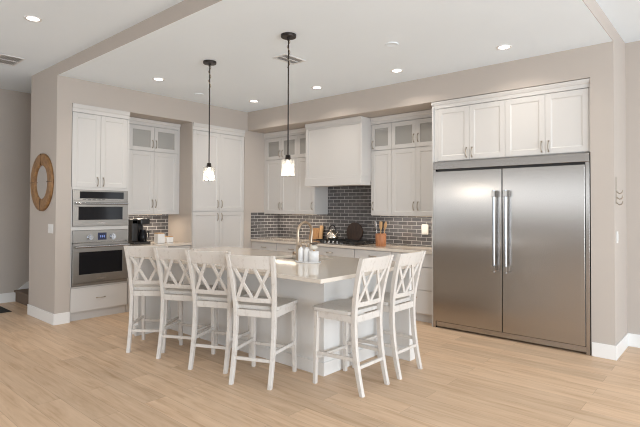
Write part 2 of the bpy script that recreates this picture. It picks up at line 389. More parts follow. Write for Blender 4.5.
def cabinet(name, label, cat, loc, rotz, wd, dp, z0, z1, fronts, crown=None, toe=False, mat='cab', group=None, hollow=None, gap=None, extra=None):
    """fronts: (kind, x0, x1, z0, z1, handle) kind door|glass|drawer; handle (x, z, horiz)"""
    t = thing(name, label, cat, loc, rotz, group)
    zb = z0 + (0.105 if toe else 0)
    mb = MB()
    if hollow:     # a glazed upper compartment between hollow[0] and hollow[1]
        a, b2 = hollow; p = 0.018
        mb.box(0, wd, 0.021, dp, zb, a); mb.box(0, wd, 0.021, dp, b2, z1)
        mb.box(0, p, 0.021, dp, a, b2); mb.box(wd-p, wd, 0.021, dp, a, b2); mb.box(p, wd-p, dp-0.012, dp, a, b2)
    elif gap:      # an opening for appliances
        a, b2 = gap
        mb.box(0, wd, 0.021, dp, zb, a); mb.box(0, wd, 0.021, dp, b2, z1)
        mb.box(0, 0.012, 0.0, dp, a, b2); mb.box(wd-0.012, wd, 0.0, dp, a, b2)
    else:
        mb.box(0, wd, 0.021, dp, zb, z1)
    if extra: extra(mb)
    mb.build('carcass', mat, t, 0.0012)
    if toe: MB().box(0.0, wd, 0.055, dp, z0, zb).build('toe_kick', mat, t)
    for kind, x0, x1, a, b2, h in fronts:
        d = shaker(x0, x1, a, b2, 0, kind == 'glass', flat=(kind == 'drawer')).build('drawer' if kind == 'drawer' else 'door', mat, t, 0.0015)
        if kind == 'glass':
            MB().box(x0+0.05, x1-0.05, 0.008, 0.012, a+0.05, b2-0.05).build('glass_pane', 'pane', d)
        if h:
            hm = MB(); pull(hm, h[0], h[1], 0.0, 0.11, h[2]); hm.build('handle', 'nickel', d)
    if crown:
        x0, x1, a, b2, lret, rret = crown
        prof = [(0.03, a), (-0.004, a), (-0.004, a+(b2-a)*0.45), (-0.012, a+(b2-a)*0.55), (-0.022, b2-0.012), (-0.022, b2), (0.03, b2)]
        cm = MB().prism(prof, 0, x0, x1)
        if lret: cm.box(x0-0.022, x0, -0.022, lret, b2-0.035, b2)
        if rret: cm.box(x1, x1+0.022, -0.022, rret, b2-0.035, b2)
        cm.build('crown_moulding', mat, t)
    return t
RL = PI/2
# ---- left wall (local x = world +Y, local y = world -X)
oc = cabinet('oven_cabinet', 'tall white built-in cabinet housing the microwave and wall oven', 'cabinet', (0, -2.863, 0), RL, 0.752, 0.655, 0, 2.752,
    [('door', 0.003, 0.363, 1.70, 2.648, (0.325, 1.775, False)), ('door', 0.363, 0.727, 1.70, 2.648, (0.400, 1.775, False)),
     ('drawer', 0.003, 0.745, 0.118, 0.418, (0.386, 0.266, True))], crown=(0.0, 0.752, 2.652, 2.753, 0, 0), toe=True, gap=(0.43, 1.69),
     extra=lambda m: m.box(0.012, 0.74, 0.0, 0.3, 1.148, 1.197).box(0.727, 0.752, 0.0, 0.02, 1.69, 2.65).box(0.012, 0.74, 0.0, 0.02, 0.421, 0.435).box(0.012, 0.74, 0.0, 0.02, 1.668, 1.699))
cabinet('wall_cabinet', 'white wall cabinet with small glass doors on top, above the coffee maker', 'cabinet', (-0.33, -2.108, 0), RL, 1.0, 0.322, 1.335, 2.752,
    [('glass', 0.16, 0.563, 2.283, 2.655, (0.535, 2.395, False)), ('glass', 0.563, 0.967, 2.283, 2.655, (0.592, 2.395, False)),
     ('door', 0.16, 0.563, 1.337, 2.279, (0.535, 1.50, False)), ('door', 0.563, 0.967, 1.337, 2.279, (0.592, 1.50, False))],
    crown=(0, 1.0, 2.66, 2.752, 0, 0), hollow=(2.29, 2.648), extra=lambda m: m.box(0.0, 0.16, 0.0, 0.02, 1.335, 2.66).box(0.967, 1.0, 0.0, 0.02, 1.335, 2.66))
cabinet('base_cabinet', 'white base cabinet below the coffee maker worktop', 'cabinet', (0.0, -2.106, 0), RL, 0.996, 0.64, 0, 0.872,
    [('drawer', 0.003, 0.498, 0.69, 0.866, (0.25, 0.78, True)), ('drawer', 0.498, 0.993, 0.69, 0.866, (0.745, 0.78, True)),
     ('door', 0.003, 0.498, 0.112, 0.685, (0.46, 0.60, False)), ('door', 0.498, 0.993, 0.112, 0.685, (0.536, 0.60, False))], toe=True)
tag(MB().box(-0.651, 0.02, -2.106, -1.108, 0.873, 0.908).build('worktop', 'quartz', None, 0.003), 'pale stone worktop carrying the coffee maker and white canisters', 'worktop')
cabinet('pantry_cabinet', 'tall white four door pantry cabinet in the corner', 'cabinet', (0, -1.09, 0), RL, 1.022, 0.655, 0, 2.752,
    [('door', 0.004, 0.513, 1.388, 2.64, (0.475, 1.502, False)), ('door', 0.513, 1.018, 1.388, 2.64, (0.552, 1.502, False)),
     ('door', 0.004, 0.513, 0.11, 1.382, (0.475, 1.295, False)), ('door', 0.513, 1.018, 0.11, 1.382, (0.552, 1.295, False))],
    crown=(0, 1.022, 2.645, 2.752, 0, 0), toe=True)
# ---- fridge wall uppers (front y=.39)
UZ = (1.338, 2.752)
cabinet('wall_cabinet', 'white double wall cabinet in the corner left of the range hood', 'cabinet', (0.0, 0.39, 0), 0, 0.80, 0.33, *UZ,
    [('glass', 0.035, 0.42, 2.275, 2.648, (0.388, 2.37, False)), ('glass', 0.42, 0.80, 2.275, 2.648, (0.452, 2.37, False)),
     ('door', 0.035, 0.42, 1.34, 2.27, (0.388, 1.475, False)), ('door', 0.42, 0.80, 1.34, 2.27, (0.452, 1.475, False))],
    crown=(0, 0.80, 2.655, 2.752, 0, 0), hollow=(2.28, 2.645), extra=lambda m: m.box(0, 0.035, 0, 0.02, 1.338, 2.655))
cabinet('wall_cabinet', 'narrow white wall cabinet directly left of the range hood', 'cabinet', (0.80, 0.39, 0), 0, 0.393, 0.33, *UZ,
    [('glass', 0.0, 0.393, 2.275, 2.648, None), ('door', 0.0, 0.393, 1.34, 2.27, (0.338, 1.475, False))],
    crown=(0, 0.393, 2.655, 2.752, 0, 0), hollow=(2.28, 2.645))
cabinet('wall_cabinet', 'narrow white wall cabinet directly right of the range hood', 'cabinet', (2.29, 0.39, 0), 0, 0.348, 0.33, *UZ,
    [('glass', 0.0, 0.348, 2.275, 2.648, (0.035, 2.36, False)), ('door', 0.0, 0.348, 1.34, 2.27, (0.035, 1.475, False))],
    crown=(0, 0.348, 2.655, 2.752, 0, 0), hollow=(2.28, 2.645))
cabinet('wall_cabinet', 'white double wall cabinet with glass upper doors beside the refrigerator', 'cabinet', (2.638, 0.39, 0), 0, 0.828, 0.33, *UZ,
    [('glass', 0.0, 0.39, 2.275, 2.648, (0.358, 2.40, False)), ('glass', 0.39, 0.78, 2.275, 2.648, (0.422, 2.40, False)),
     ('door', 0.0, 0.39, 1.34, 2.27, (0.358, 1.475, False)), ('door', 0.39, 0.78, 1.34, 2.27, (0.422, 1.475, False))],
    crown=(0, 0.828, 2.655, 2.752, 0, 0), hollow=(2.28, 2.645), extra=lambda m: m.box(0.78, 0.828, 0, 0.02, 1.338, 2.655))
# over the fridge, with the tall side panel
cabinet('fridge_cabinet', 'white four door cabinet above the stainless refrigerator', 'cabinet', (3.485, 0.028, 0), 0, 1.723, 0.70, 2.016, 2.75,
    [('door', 0.045, 0.455, 2.022, 2.66, (0.422, 2.105, False)), ('door', 0.455, 0.873, 2.022, 2.66, (0.49, 2.105, False)),
     ('door', 0.873, 1.293, 2.022, 2.66, (1.258, 2.105, False)), ('door', 1.293, 1.708, 2.022, 2.66, (1.328, 2.105, False))],
    crown=(0, 1.723, 2.665, 2.75, 0.28, 0), extra=lambda m: m.box(-0.012, 0.006, -0.028, 0.70, 0.0, 2.70).box(0.006, 0.045, 0.0, 0.021, 2.016, 2.665).box(1.708, 1.723, 0.0, 0.021, 2.016, 2.665))
# ---- range hood
hood = thing('range_hood', 'white panelled range hood between the wall cabinets', 'range hood', (1.2, 0.165, 0))
W = 1.086
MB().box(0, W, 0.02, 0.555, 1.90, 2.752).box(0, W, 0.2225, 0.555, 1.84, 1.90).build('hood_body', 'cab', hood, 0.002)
f = MB()
f.box(0, 0.05, 0, 0.02, 1.90, 2.70); f.box(W-0.03, W, 0, 0.02, 1.90, 2.70); f.box(0.05, W-0.03, 0, 0.02, 2.655, 2.70); f.box(0.05, W-0.03, 0, 0.02, 1.90, 1.925)
f.box(0.05, W-0.03, 0.012, 0.02, 1.925, 2.655)
f.build('front_panel', 'cab', hood, 0.002)
MB().box(0, W, -0.02, 0.222, 1.775, 1.90).build('apron', 'cab', hood, 0.004)
MB().prism([(0.02, 2.69), (-0.004, 2.69), (-0.022, 2.74), (-0.022, 2.752), (0.02, 2.752)], 0, 0, W).build('crown_moulding', 'cab', hood)
MB().box(0.09, W-0.09, 0.235, 0.50, 1.815, 1.839).build('filter_panel', 'steel_d', hood)
# ---- base cabinets along the fridge wall (front y=.10)
bases = [(0.0, 0.62, 'white drawer base cabinet in the corner under the tiled wall', 2), (0.62, 0.67, 'white base cabinet between the corner unit and the cooktop', 2),
         (1.29, 0.92, 'white base cabinet under the gas cooktop', 1), (2.21, 0.62, 'white drawer base cabinet under the utensil crock', 1), (2.83, 0.64, 'white drawer base cabinet beside the refrigerator', 1)]
for x, wd, lab, n in bases:
    fr = []
    step = wd
    fr.append(('drawer', 0.003, wd-0.003, 0.70, 0.862, (wd*0.5, 0.785, True)))
    if 'drawer' in lab:
        fr.append(('drawer', 0.003, wd-0.003, 0.41, 0.695, (wd*0.5, 0.60, True))); fr.append(('drawer', 0.003, wd-0.003, 0.112, 0.405, (wd*0.5, 0.31, True)))
    else:
        fr.append(('door', 0.003, wd/2, 0.112, 0.695, (wd/2-0.035, 0.60, False))); fr.append(('door', wd/2, wd-0.003, 0.112, 0.695, (wd/2+0.035, 0.60, False)))
    cabinet('base_cabinet', lab, 'cabinet', (x+0.001, 0.10, 0), 0, wd-0.002, 0.615, 0, 0.868, fr, toe=True)
tag(MB().box(0.009, 3.468, 0.075, 0.721, 0.87, 0.905).build('worktop', 'quartz', None, 0.003), 'long pale stone worktop holding the cooktop along the tiled wall', 'worktop')
WT = 0.9055

# ================================================================ APPLIANCES
# microwave and wall oven, local x along the wall, front y=0
mw = thing('microwave', 'stainless built-in microwave above the wall oven', 'microwave', (0.0, -2.848, 1.20), RL)
MB().box(0.02, 0.70, 0.021, 0.50, 0.012, 0.455).build('housing', 'steel_d', mw)
fr = MB(); fr.box(0, 0.722, -0.012, 0.018, 0.335, 0.466); fr.build('control_fascia', 'steel_o', mw, 0.002)
MB().box(0.085, 0.66, -0.014, -0.0125, 0.355, 0.445).build('control_panel', 'oven_glass', mw)
m = MB()
for i in range(5): m.box(0.12+0.062*i, 0.16+0.062*i, -0.0155, -0.0145, 0.342, 0.348)
m.build('button', 'black', mw)
d = MB(); d.box(0, 0.722, -0.016, 0.018, 0.0, 0.08); d.box(0, 0.07, -0.016, 0.018, 0.08, 0.25); d.box(0.648, 0.722, -0.016, 0.018, 0.08, 0.25); d.box(0, 0.722, -0.016, 0.018, 0.25, 0.33)
dm = d.build('door', 'steel_o', mw, 0.002)
MB().box(0.07, 0.648, -0.013, 0.012, 0.08, 0.25).build('window', 'oven_glass', dm)
MB().box(0.31, 0.41, -0.0175, -0.0165, 0.034, 0.044).build('nameplate', 'steel_d', dm)
h = MB(); h.tube([(0.02, -0.055, 0.292), (0.70, -0.055, 0.292)], 0.013, 12)
for x in (0.05, 0.67): h.box(x-0.012, x+0.012, -0.055, -0.016, 0.282, 0.302)
h.build('handle', 'bar', dm)
ov = thing('wall_oven', 'stainless wall oven with two knobs below the microwave', 'oven', (0.0, -2.848, 0.44), RL)
MB().box(0.02, 0.70, 0.021, 0.58, 0.012, 0.69).build('housing', 'steel_d', ov)
MB().box(0, 0.722, -0.016, 0.018, 0.555, 0.705).build('control_fascia', 'steel_o', ov, 0.002)
p = MB().box(0.316, 0.428, -0.020, -0.0165, 0.578, 0.672).build('display', 'display', ov)
dg = MB()
for i in range(3):
    dg.box(0.340+0.024*i, 0.354+0.024*i, -0.0212, -0.0202, 0.634, 0.638); dg.box(0.340+0.024*i, 0.354+0.024*i, -0.0212, -0.0202, 0.618, 0.622); dg.box(0.350+0.024*i, 0.354+0.024*i, -0.0212, -0.0202, 0.606, 0.638)
dg.build('digits', 'digits', p)
for x in (0.215, 0.512):
    k = MB(); k.v = []; 
    for rr, a, b2 in ((0.040, -0.022, -0.016), (0.030, -0.050, -0.022)):
        k.secs([[(x+rr*math.cos(2*PI*j/24), a, 0.615+rr*math.sin(2*PI*j/24)) for j in range(24)], [(x+rr*math.cos(2*PI*j/24), b2, 0.615+rr*math.sin(2*PI*j/24)) for j in range(24)]], True)
    k.box(x-0.006, x+0.006, -0.058, -0.05, 0.59, 0.64)
    k.build('knob', 'bar', ov)
d = MB(); d.box(0, 0.722, -0.03, 0.018, 0.04, 0.145); d.box(0, 0.078, -0.03, 0.018, 0.145, 0.43); d.box(0.644, 0.722, -0.03, 0.018, 0.145, 0.43); d.box(0, 0.722, -0.03, 0.018, 0.43, 0.545)
dm = d.build('door', 'steel_o', ov, 0.003)
MB().box(0.078, 0.644, -0.027, 0.012, 0.145, 0.43).build('window', 'oven_glass', dm)
MB().box(0.30, 0.42, -0.0315, -0.0305, 0.078, 0.096).build('nameplate', 'steel_d', dm)
h = MB(); h.tube([(0.01, -0.075, 0.50), (0.712, -0.075, 0.50)], 0.014, 12)
for x in (0.05, 0.67): h.box(x-0.013, x+0.013, -0.075, -0.03, 0.488, 0.512)
h.build('handle', 'bar', dm)
MB().box(0.0, 0.722, -0.012, 0.018, 0.0, 0.034).build('vent_trim', 'steel_o', ov, 0.002)
# twin built-in refrigerator
fg = thing('refrigerator', 'wide twin door stainless built-in refrigerator', 'refrigerator', (3.498, 0.0, 0))
FWD = 1.704
MB().box(0.02, FWD-0.02, 0.045, 0.70, 0.02, 1.99).build('cabinet_body', 'steel_d', fg)
MB().box(0, 0.034, -0.012, 0.04, 0.0, 1.918).build('side_trim', 'steel', fg, 0.002)
MB().box(FWD-0.036, FWD, -0.012, 0.04, 0.0, 1.918).build('side_trim', 'steel', fg, 0.002)
MB().box(-0.0, FWD, -0.016, 0.045, 1.918, 2.006).build('top_grille', 'steel', fg, 0.003)
MB().box(0.034, FWD-0.036, 0.02, 0.05, 1.892, 1.918).build('grille_slot', 'black', fg)
fm = FWD/2 - 0.008
for a, b2, hx in ((0.037, fm-0.004, fm-0.072), (fm+0.004, FWD-0.040, fm+0.058)):
    dr = MB().box(a, b2, -0.024, 0.04, 0.085, 1.89).build('door', 'steel', fg, 0.004)
    hn = MB().tube([(hx, -0.082, 0.745), (hx, -0.082, 1.65)], 0.0165, 16).build('handle', 'bar', dr)
    for z in (0.785, 1.61): MB().box(hx-0.021, hx+0.021, -0.103, -0.0245, z-0.032, z+0.032).build('handle_bracket', 'steel_d', hn, 0.003)
MB().box(0.034, FWD-0.036, -0.002, 0.045, 0.022, 0.078).build('kick_plate', 'steel_d', fg, 0.002)
# cooktop with grates, burners and centre knobs
ck = thing('cooktop', 'stainless gas cooktop with black grates under the hood', 'cooktop', (1.30, 0.13, WT))
MB().box(0, 0.90, 0, 0.52, 0.0, 0.014).build('tray', 'steel', ck, 0.004)
for i in range(3):
    g = MB(); x0 = 0.02+0.292*i
    ya, yb = (0.03 if i != 1 else 0.13), 0.50
    for x in (x0, x0+0.263): g.box(x, x+0.012, ya, yb, 0.034, 0.048)
    for y in (ya, (ya+yb)/2-0.006, yb-0.012): g.box(x0, x0+0.275, y, y+0.012, 0.034, 0.048)
    g.box(x0+0.132, x0+0.144, ya, yb, 0.036, 0.050)
    for x in (x0, x0+0.263):
        for y in (ya, yb-0.012): g.box(x, x+0.012, y, y+0.012, 0.0145, 0.036)
    g.build('grate', 'iron', ck, 0.002)
for x, y, r in ((0.16, 0.15, 0.045), (0.16, 0.385, 0.05), (0.45, 0.30, 0.06), (0.74, 0.15, 0.045), (0.74, 0.385, 0.05)):
    MB().lathe([(r, 0.0142), (r, 0.022), (r*0.8, 0.024), (r*0.8, 0.031), (r*0.5, 0.033)], (x, y, 0), 20).build('burner', 'iron', ck)
for i in range(5):
    MB().lathe([(0.026, 0.0142), (0.026, 0.018), (0.021, 0.020), (0.019, 0.045), (0.015, 0.048)], (0.29+0.08*i, 0.055, 0), 16).build('knob', 'bar', ck)

# ================================================================ ISLAND
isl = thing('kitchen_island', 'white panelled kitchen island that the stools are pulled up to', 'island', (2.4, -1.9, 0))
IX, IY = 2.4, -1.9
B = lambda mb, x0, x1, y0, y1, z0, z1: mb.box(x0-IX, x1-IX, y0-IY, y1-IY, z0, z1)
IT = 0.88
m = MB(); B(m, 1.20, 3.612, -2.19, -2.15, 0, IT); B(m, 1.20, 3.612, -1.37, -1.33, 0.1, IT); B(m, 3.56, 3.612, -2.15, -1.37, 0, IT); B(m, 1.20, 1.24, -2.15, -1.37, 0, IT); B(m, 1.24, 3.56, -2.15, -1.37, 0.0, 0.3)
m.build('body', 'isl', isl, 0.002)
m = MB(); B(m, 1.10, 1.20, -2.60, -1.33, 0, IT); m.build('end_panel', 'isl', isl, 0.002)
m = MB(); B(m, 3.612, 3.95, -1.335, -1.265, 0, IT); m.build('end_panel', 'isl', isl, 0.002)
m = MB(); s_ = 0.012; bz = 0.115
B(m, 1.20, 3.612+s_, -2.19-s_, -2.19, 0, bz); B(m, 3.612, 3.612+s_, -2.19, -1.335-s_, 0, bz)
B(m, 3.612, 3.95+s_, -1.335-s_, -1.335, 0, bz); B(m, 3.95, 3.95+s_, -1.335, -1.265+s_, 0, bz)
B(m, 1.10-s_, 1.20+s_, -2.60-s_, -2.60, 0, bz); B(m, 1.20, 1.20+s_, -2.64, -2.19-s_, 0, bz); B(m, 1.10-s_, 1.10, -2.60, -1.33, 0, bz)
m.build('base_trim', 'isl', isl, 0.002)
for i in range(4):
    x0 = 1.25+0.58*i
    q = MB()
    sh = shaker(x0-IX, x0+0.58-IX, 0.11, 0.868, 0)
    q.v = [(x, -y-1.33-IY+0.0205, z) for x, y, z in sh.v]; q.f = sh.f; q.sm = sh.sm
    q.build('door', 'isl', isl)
SX0, SX1, SY0, SY1 = 2.50, 3.10, -1.79, -1.45
ct = MB(); T0, T1 = IT+0.001, 0.914
cx0, cx1, cy0, cy1 = 1.02, 3.965, -2.64, -1.22
o_ = [(cx0, cy0), (cx1, cy0), (cx1, cy1), (cx0, cy1)]; i_ = [(SX0, SY0), (SX1, SY0), (SX1, SY1), (SX0, SY1)]
vs = [(x, y, T0) for x, y in o_] + [(x, y, T0) for x, y in i_] + [(x, y, T1) for x, y in o_] + [(x, y, T1) for x, y in i_]
fs = []
for k in range(4):
    n = (k+1) % 4
    fs += [(8+k, 8+n, 12+n, 12+k), (k, 4+k, 4+n, n), (k, n, 8+n, 8+k), (4+k, 12+k, 12+n, 4+n)]
ct.add(vs, fs)
tag(ct.build('worktop', 'quartz', None, 0.004), 'large glossy pale stone worktop on the kitchen island', 'worktop')
sk = MB(); sk.box(SX0-0.01, SX0, SY0-0.01, SY1+0.01, 0.66, T0-0.001).box(SX1, SX1+0.01, SY0-0.01, SY1+0.01, 0.66, T0-0.001)
sk.box(SX0, SX1, SY0-0.01, SY0, 0.66, T0-0.001).box(SX0, SX1, SY1, SY1+0.01, 0.66, T0-0.001).box(SX0, SX1, SY0, SY1, 0.65, 0.66)
tag(sk.build('sink', 'sink', None), 'stainless undermount sink sunk in the island beside the tall faucet', 'sink')
# faucet
fc = thing('faucet', 'tall champagne bronze gooseneck faucet on the island', 'faucet', (2.985, -1.865, 0.9145))
MB().lathe([(0.028, 0), (0.028, 0.006), (0.023, 0.012), (0.022, 0.13), (0.016, 0.15)], seg=20).build('base', 'gold', fc)
pts = [(0, 0, 0.14), (0, 0, 0.28)]
for i in range(1, 15):
    a = PI*i/14*1.06; pts.append((0.01*0, 0.105-0.105*math.cos(a), 0.28+0.105*math.sin(a)))
e = pts[-1]; pts.append((0, e[1]-0.012, e[2]-0.07))
MB().tube(pts, 0.0135, 14).build('spout', 'gold', fc)
MB().tube([(0, e[1]-0.012, e[2]-0.065), (0, e[1]-0.022, e[2]-0.135)], [0.017, 0.019], 14).build('spray_head', 'gold', fc)
MB().tube([(0, 0, 0.075), (-0.05, 0, 0.075)], 0.011, 12).tube([(-0.048, 0, 0.075), (-0.060, 0, 0.075)], 0.019, 14).build('handle', 'gold', fc)
# soap set on a tray
tr = MB(); tr.lathe([(0.135, 0.0), (0.14, 0.005), (0.14, 0.012), (0.132, 0.012), (0.13, 0.006)], (0, 0, 0), 32, True, 1.0, 0.62)
o = tr.build('tray', 'ceramic', None); o.location = (3.125, -1.87, 0.9145); o.rotation_euler = (0, 0, math.radians(10)); tag(o, 'pale oval tray beside the island faucet', 'tray')
TZ = 0.9145+0.0065
def bottle(loc, lab):
    b_ = thing('soap_bottle', lab, 'soap bottle', loc, 0.5, 'soap bottles on the island tray')
    MB().lathe([(0.026, 0), (0.029, 0.006), (0.029, 0.105), (0.024, 0.122), (0.012, 0.13), (0.012, 0.14)], seg=20).build('body', 'ceramic', b_)
    MB().lathe([(0.014, 0.1402), (0.014, 0.155), (0.005, 0.157), (0.005, 0.182)], seg=14).tube([(0, 0, 0.18), (0.018, 0, 0.184), (0.04, 0, 0.178)], 0.0055, 8).build('pump', 'gold', b_)
    return b_
b0 = bottle((3.048, -1.885, TZ), 'white soap pump bottle nearest the faucet')
dup(b0, (3.115, -1.873, TZ), 0.8, 'white soap pump bottle next to the brush crock')
cr_ = MB(); cr_.lathe([(0.042, 0), (0.047, 0.005), (0.047, 0.105), (0.042, 0.108), (0.040, 0.100), (0.04, 0.06)], seg=24)
o = cr_.build('crock', 'ceramic', None); o.location = (3.20, -1.862, TZ); tag(o, 'white ceramic crock holding the dish brush on the island tray', 'crock')
db = thing('dish_brush', 'dish brush with pale bristles and dark top standing in crock', 'brush', (3.20, -1.862, TZ+0.0605))
MB().tube([(0, 0, 0.0), (0, 0, 0.055)], 0.012, 12).build('handle', 'spoon', db)
MB().sphere((0, 0, 0.082), 0.036, 18, 10, (1, 1, 0.8)).build('bristles', 'cream', db)
MB().lathe([(0.030, 0.1115), (0.038, 0.115), (0.036, 0.122), (0.012, 0.128)], seg=18).build('brush_top', 'board2', db)

# ================================================================ COUNTER STOOLS
def rect(c, wx, wy): return [(c[0]+sx*wx/2, c[1]+sy*wy/2, c[2]) for sx, sy in ((-1,-1),(1,-1),(1,1),(-1,1))]
def make_stool(label, loc, rot):
    t = thing('counter_stool', label, 'stool', loc, rot, 'white counter stools around the island')
    def back_y(z):
        z1 = z
        if z1 < 0.56: u = z1/0.56; return -0.238 + 0.078*(1-(1-u)**2)
        u = (z1-0.56)/0.50; return -0.160 - 0.022*u - 0.075*u*u
    def back_x(z): return 0.174+ (0.0 if z < 0.6 else 0.026*((z-0.6)/0.46))
    for sgn in (-1, 1):
        rings = []
        for i in range(17):
            z = 1.062*i/16
            rings.append(rect((sgn*back_x(z), back_y(z), z), 0.034, 0.040 if z > 0.2 else 0.034+0.03*z))
        MB().secs(rings).build('leg', 'stool', t, 0.004)
    for sgn in (-1, 1):
        rings = [rect((sgn*(0.197+0.004*(1-z/0.6)), 0.205+0.018*(1-z/0.6), z), 0.036 if z > 0.1 else 0.031, 0.036 if z > 0.1 else 0.031) for z in (0, 0.1, 0.3, 0.5, 0.597)]
        MB().secs(rings).build('leg', 'stool', t, 0.004)
    # saddle seat
    nx, ny = 15, 13; top = []; bot = []
    for j in range(ny):
        v = j/(ny-1); y = -0.145 + 0.395*v
        hw = 0.195 + 0.040*v
        for i in range(nx):
            u = 2*i/(nx-1)-1
            k = 1-0.10*(max(0, abs(2*v-1)-0.75)/0.25)**2
            x = u*hw*k
            yy = y + (0.012*(1-u*u) if v > 0.9 else 0)
            dish = 0.010*(1-u*u)*math.sin(PI*min(1, v*1.05)) if v < 0.96 else 0
            edge = 0.006*max(abs(u), 0)**8 + 0.004*abs(2*v-1)**8
            top.append((x, yy, 0.640-dish-edge)); bot.append((x*0.985, yy*0.99, 0.603))
    n = nx*ny; fs = []
    for j in range(ny-1):
        for i in range(nx-1):
            a = j*nx+i; fs.append((a, a+1, a+nx+1, a+nx)); fs.append((n+a, n+a+nx, n+a+nx+1, n+a+1))
    bd = [i for i in range(nx)] + [j*nx+nx-1 for j in range(1, ny)] + [(ny-1)*nx+i for i in range(nx-2, -1, -1)] + [j*nx for j in range(ny-2, 0, -1)]
    for a, b2 in zip(bd, bd[1:]+bd[:1]): fs.append((a, n+a, n+b2, b2))
    sm = MB(); sm.add(top+bot, fs); sm.build('seat', 'seatwood', t, 0.004)
    ap = MB(); z0, z1 = 0.548, 0.602
    ap.bar((-0.155, -0.165, (z0+z1)/2), (0.155, -0.165, (z0+z1)/2), 0.020, z1-z0, (0, 1, 0))
    ap.bar((-0.180, 0.206, (z0+z1)/2), (0.180, 0.206, (z0+z1)/2), 0.020, z1-z0, (0, 1, 0))
    for sgn in (-1, 1): ap.bar((sgn*0.178, -0.14, (z0+z1)/2), (sgn*0.196, 0.19, (z0+z1)/2), 0.020, z1-z0, (1, 0, 0))
    ap.build('seat_frame', 'stool', t, 0.002)
    yb = back_y(0.20)
    MB().bar((-0.16, yb, 0.205), (0.16, yb, 0.205), 0.022, 0.026, (0, 1, 0)).build('stretcher', 'stool', t, 0.003)
    MB().bar((-0.185, 0.215, 0.215), (0.185, 0.215, 0.215), 0.022, 0.026, (0, 1, 0)).build('stretcher', 'stool', t, 0.003)
    for sgn in (-1, 1):
        MB().bar((sgn*0.175, back_y(0.27)+0.015, 0.265), (sgn*0.199, 0.20, 0.255), 0.022, 0.028, (1, 0, 0)).build('stretcher', 'stool', t, 0.003)
    # back: curved rails, two pairs of crossing slats
    def rail(za, zb, dep, th, nm, bow):
        rings = []; m_ = 13
        for i in range(m_):
            u = 2*i/(m_-1)-1; hw = back_x((za+zb)/2) - 0.012
            off = -bow*(1-u*u)
            crest = 0.0
            ring = [(u*hw, back_y(za)+off-th/2, za), (u*hw, back_y(za)+off+th/2, za), (u*hw, back_y(zb)+off+th/2, zb+crest), (u*hw, back_y(zb)+off-th/2, zb+crest)]
            rings.append(ring)
        return MB().secs(rings).build(nm, 'stool', t, 0.003)
    rail(0.950, 1.060, 0, 0.020, 'top_rail', 0.016)
    rail(0.668, 0.706, 0, 0.020, 'lower_rail', 0.012)
    zl, zh = 0.700, 0.955
    def P(x, z): 
        return (x, back_y(z) - 0.012*(1-(x/0.19)**2), z)
    for c in (-1, 1):
        xi, xo = c*0.012, c*0.165
        xt, xm = c*0.162, c*0.030
        for k, (p, q) in enumerate((((xi, zl), (xt, zh)), ((c*0.150, zl), (xm, zh)))):
            d = (0.006 if k == 0 else -0.006)
            a, b2 = Vector(P(*p)), Vector(P(*q)); a.y += d*0.3; b2.y += d*0.3
            MB().bar(a, b2, 0.027, 0.014, (1, 0, 0)).build('slat', 'stool', t, 0.002)
    return t
stools = [((1.700, -2.685), 40, 'white cross-back counter stool at the far left end of the island'),
          ((2.165, -2.592), 27, 'white cross-back counter stool second from the left along the island'),
          ((2.668, -2.566), 24.5, 'white cross-back counter stool third from the left along the island'),
          ((3.238, -2.553), 22.3, 'white cross-back counter stool on the long side, nearest the island corner'),
          ((3.888, -2.162), 90, 'white cross-back counter stool at the island end, in front of its neighbour'),
          ((3.900, -1.640), 90, 'white cross-back counter stool at the island end, behind its neighbour')]
s0 = None
for (x, y), a, lab in stools:
    if s0 is None: s0 = make_stool(lab, (x, y, 0), math.radians(a))
    else: dup(s0, (x, y, 0), math.radians(a), lab)

# ================================================================ LIGHTS ON THE CEILING
def pendant(x, y, zb, lab):
    t = thing('pendant_light', lab, 'pendant light', (x, y, 0), 0, 'pendant lights over the island')
    MB().lathe([(0.070, CZ-0.026), (0.072, CZ-0.022), (0.072, CZ-0.0005)][::-1], seg=28).lathe([(0.014, CZ-0.026), (0.012, CZ-0.055)], seg=12).build('canopy', 'bronze', t)
    zt = zb+0.155
    MB().tube([(0, 0, zt+0.04), (0, 0, CZ-0.03)], 0.0065, 10).build('rod', 'bronze', t)
    pts = []
    for i in range(33):
        a = i/32; pts.append((0.013*math.cos(a*16), 0.013*math.sin(a*16), CZ-0.05-0.26*a))
    MB().tube(pts, 0.0035, 6).build('cord', 'nickel', t)
    MB().lathe([(0.010, zt+0.045), (0.024, zt+0.040), (0.026, zt+0.010), (0.031, zt+0.008), (0.031, zt-0.010), (0.022, zt-0.012)], seg=20).build('socket', 'bronze', t)
    MB().lathe([(0.032, zt), (0.056, zt-0.002), (0.061, zt-0.012), (0.064, zb), (0.0615, zb), (0.0585, zt-0.013), (0.054, zt-0.005), (0.032, zt-0.003)], seg=28).build('glass_shade', 'shade', t)
    MB().lathe([(0.012, zt-0.0125), (0.014, zt-0.030), (0.026, zt-0.050), (0.034, zt-0.075), (0.034, zt-0.090), (0.026, zt-0.110), (0.010, zt-0.122)], seg=18).build('bulb', 'bulb', t)
    l = bpy.data.lights.new('bulb_light', 'POINT'); l.energy = 9; l.color = (1, 0.90, 0.77); l.shadow_soft_size = 0.03
    lo = bpy.data.objects.new('bulb_light', l); COL.objects.link(lo); lo.parent = t; lo.location = (0, 0, zb-0.02)
    return t
pendant(1.885, -2.148, 1.742, 'bronze pendant with clear glass shade, left of the two')
pendant(3.14, -2.166, 1.744, 'bronze pendant with clear glass shade over the faucet, right of the two')
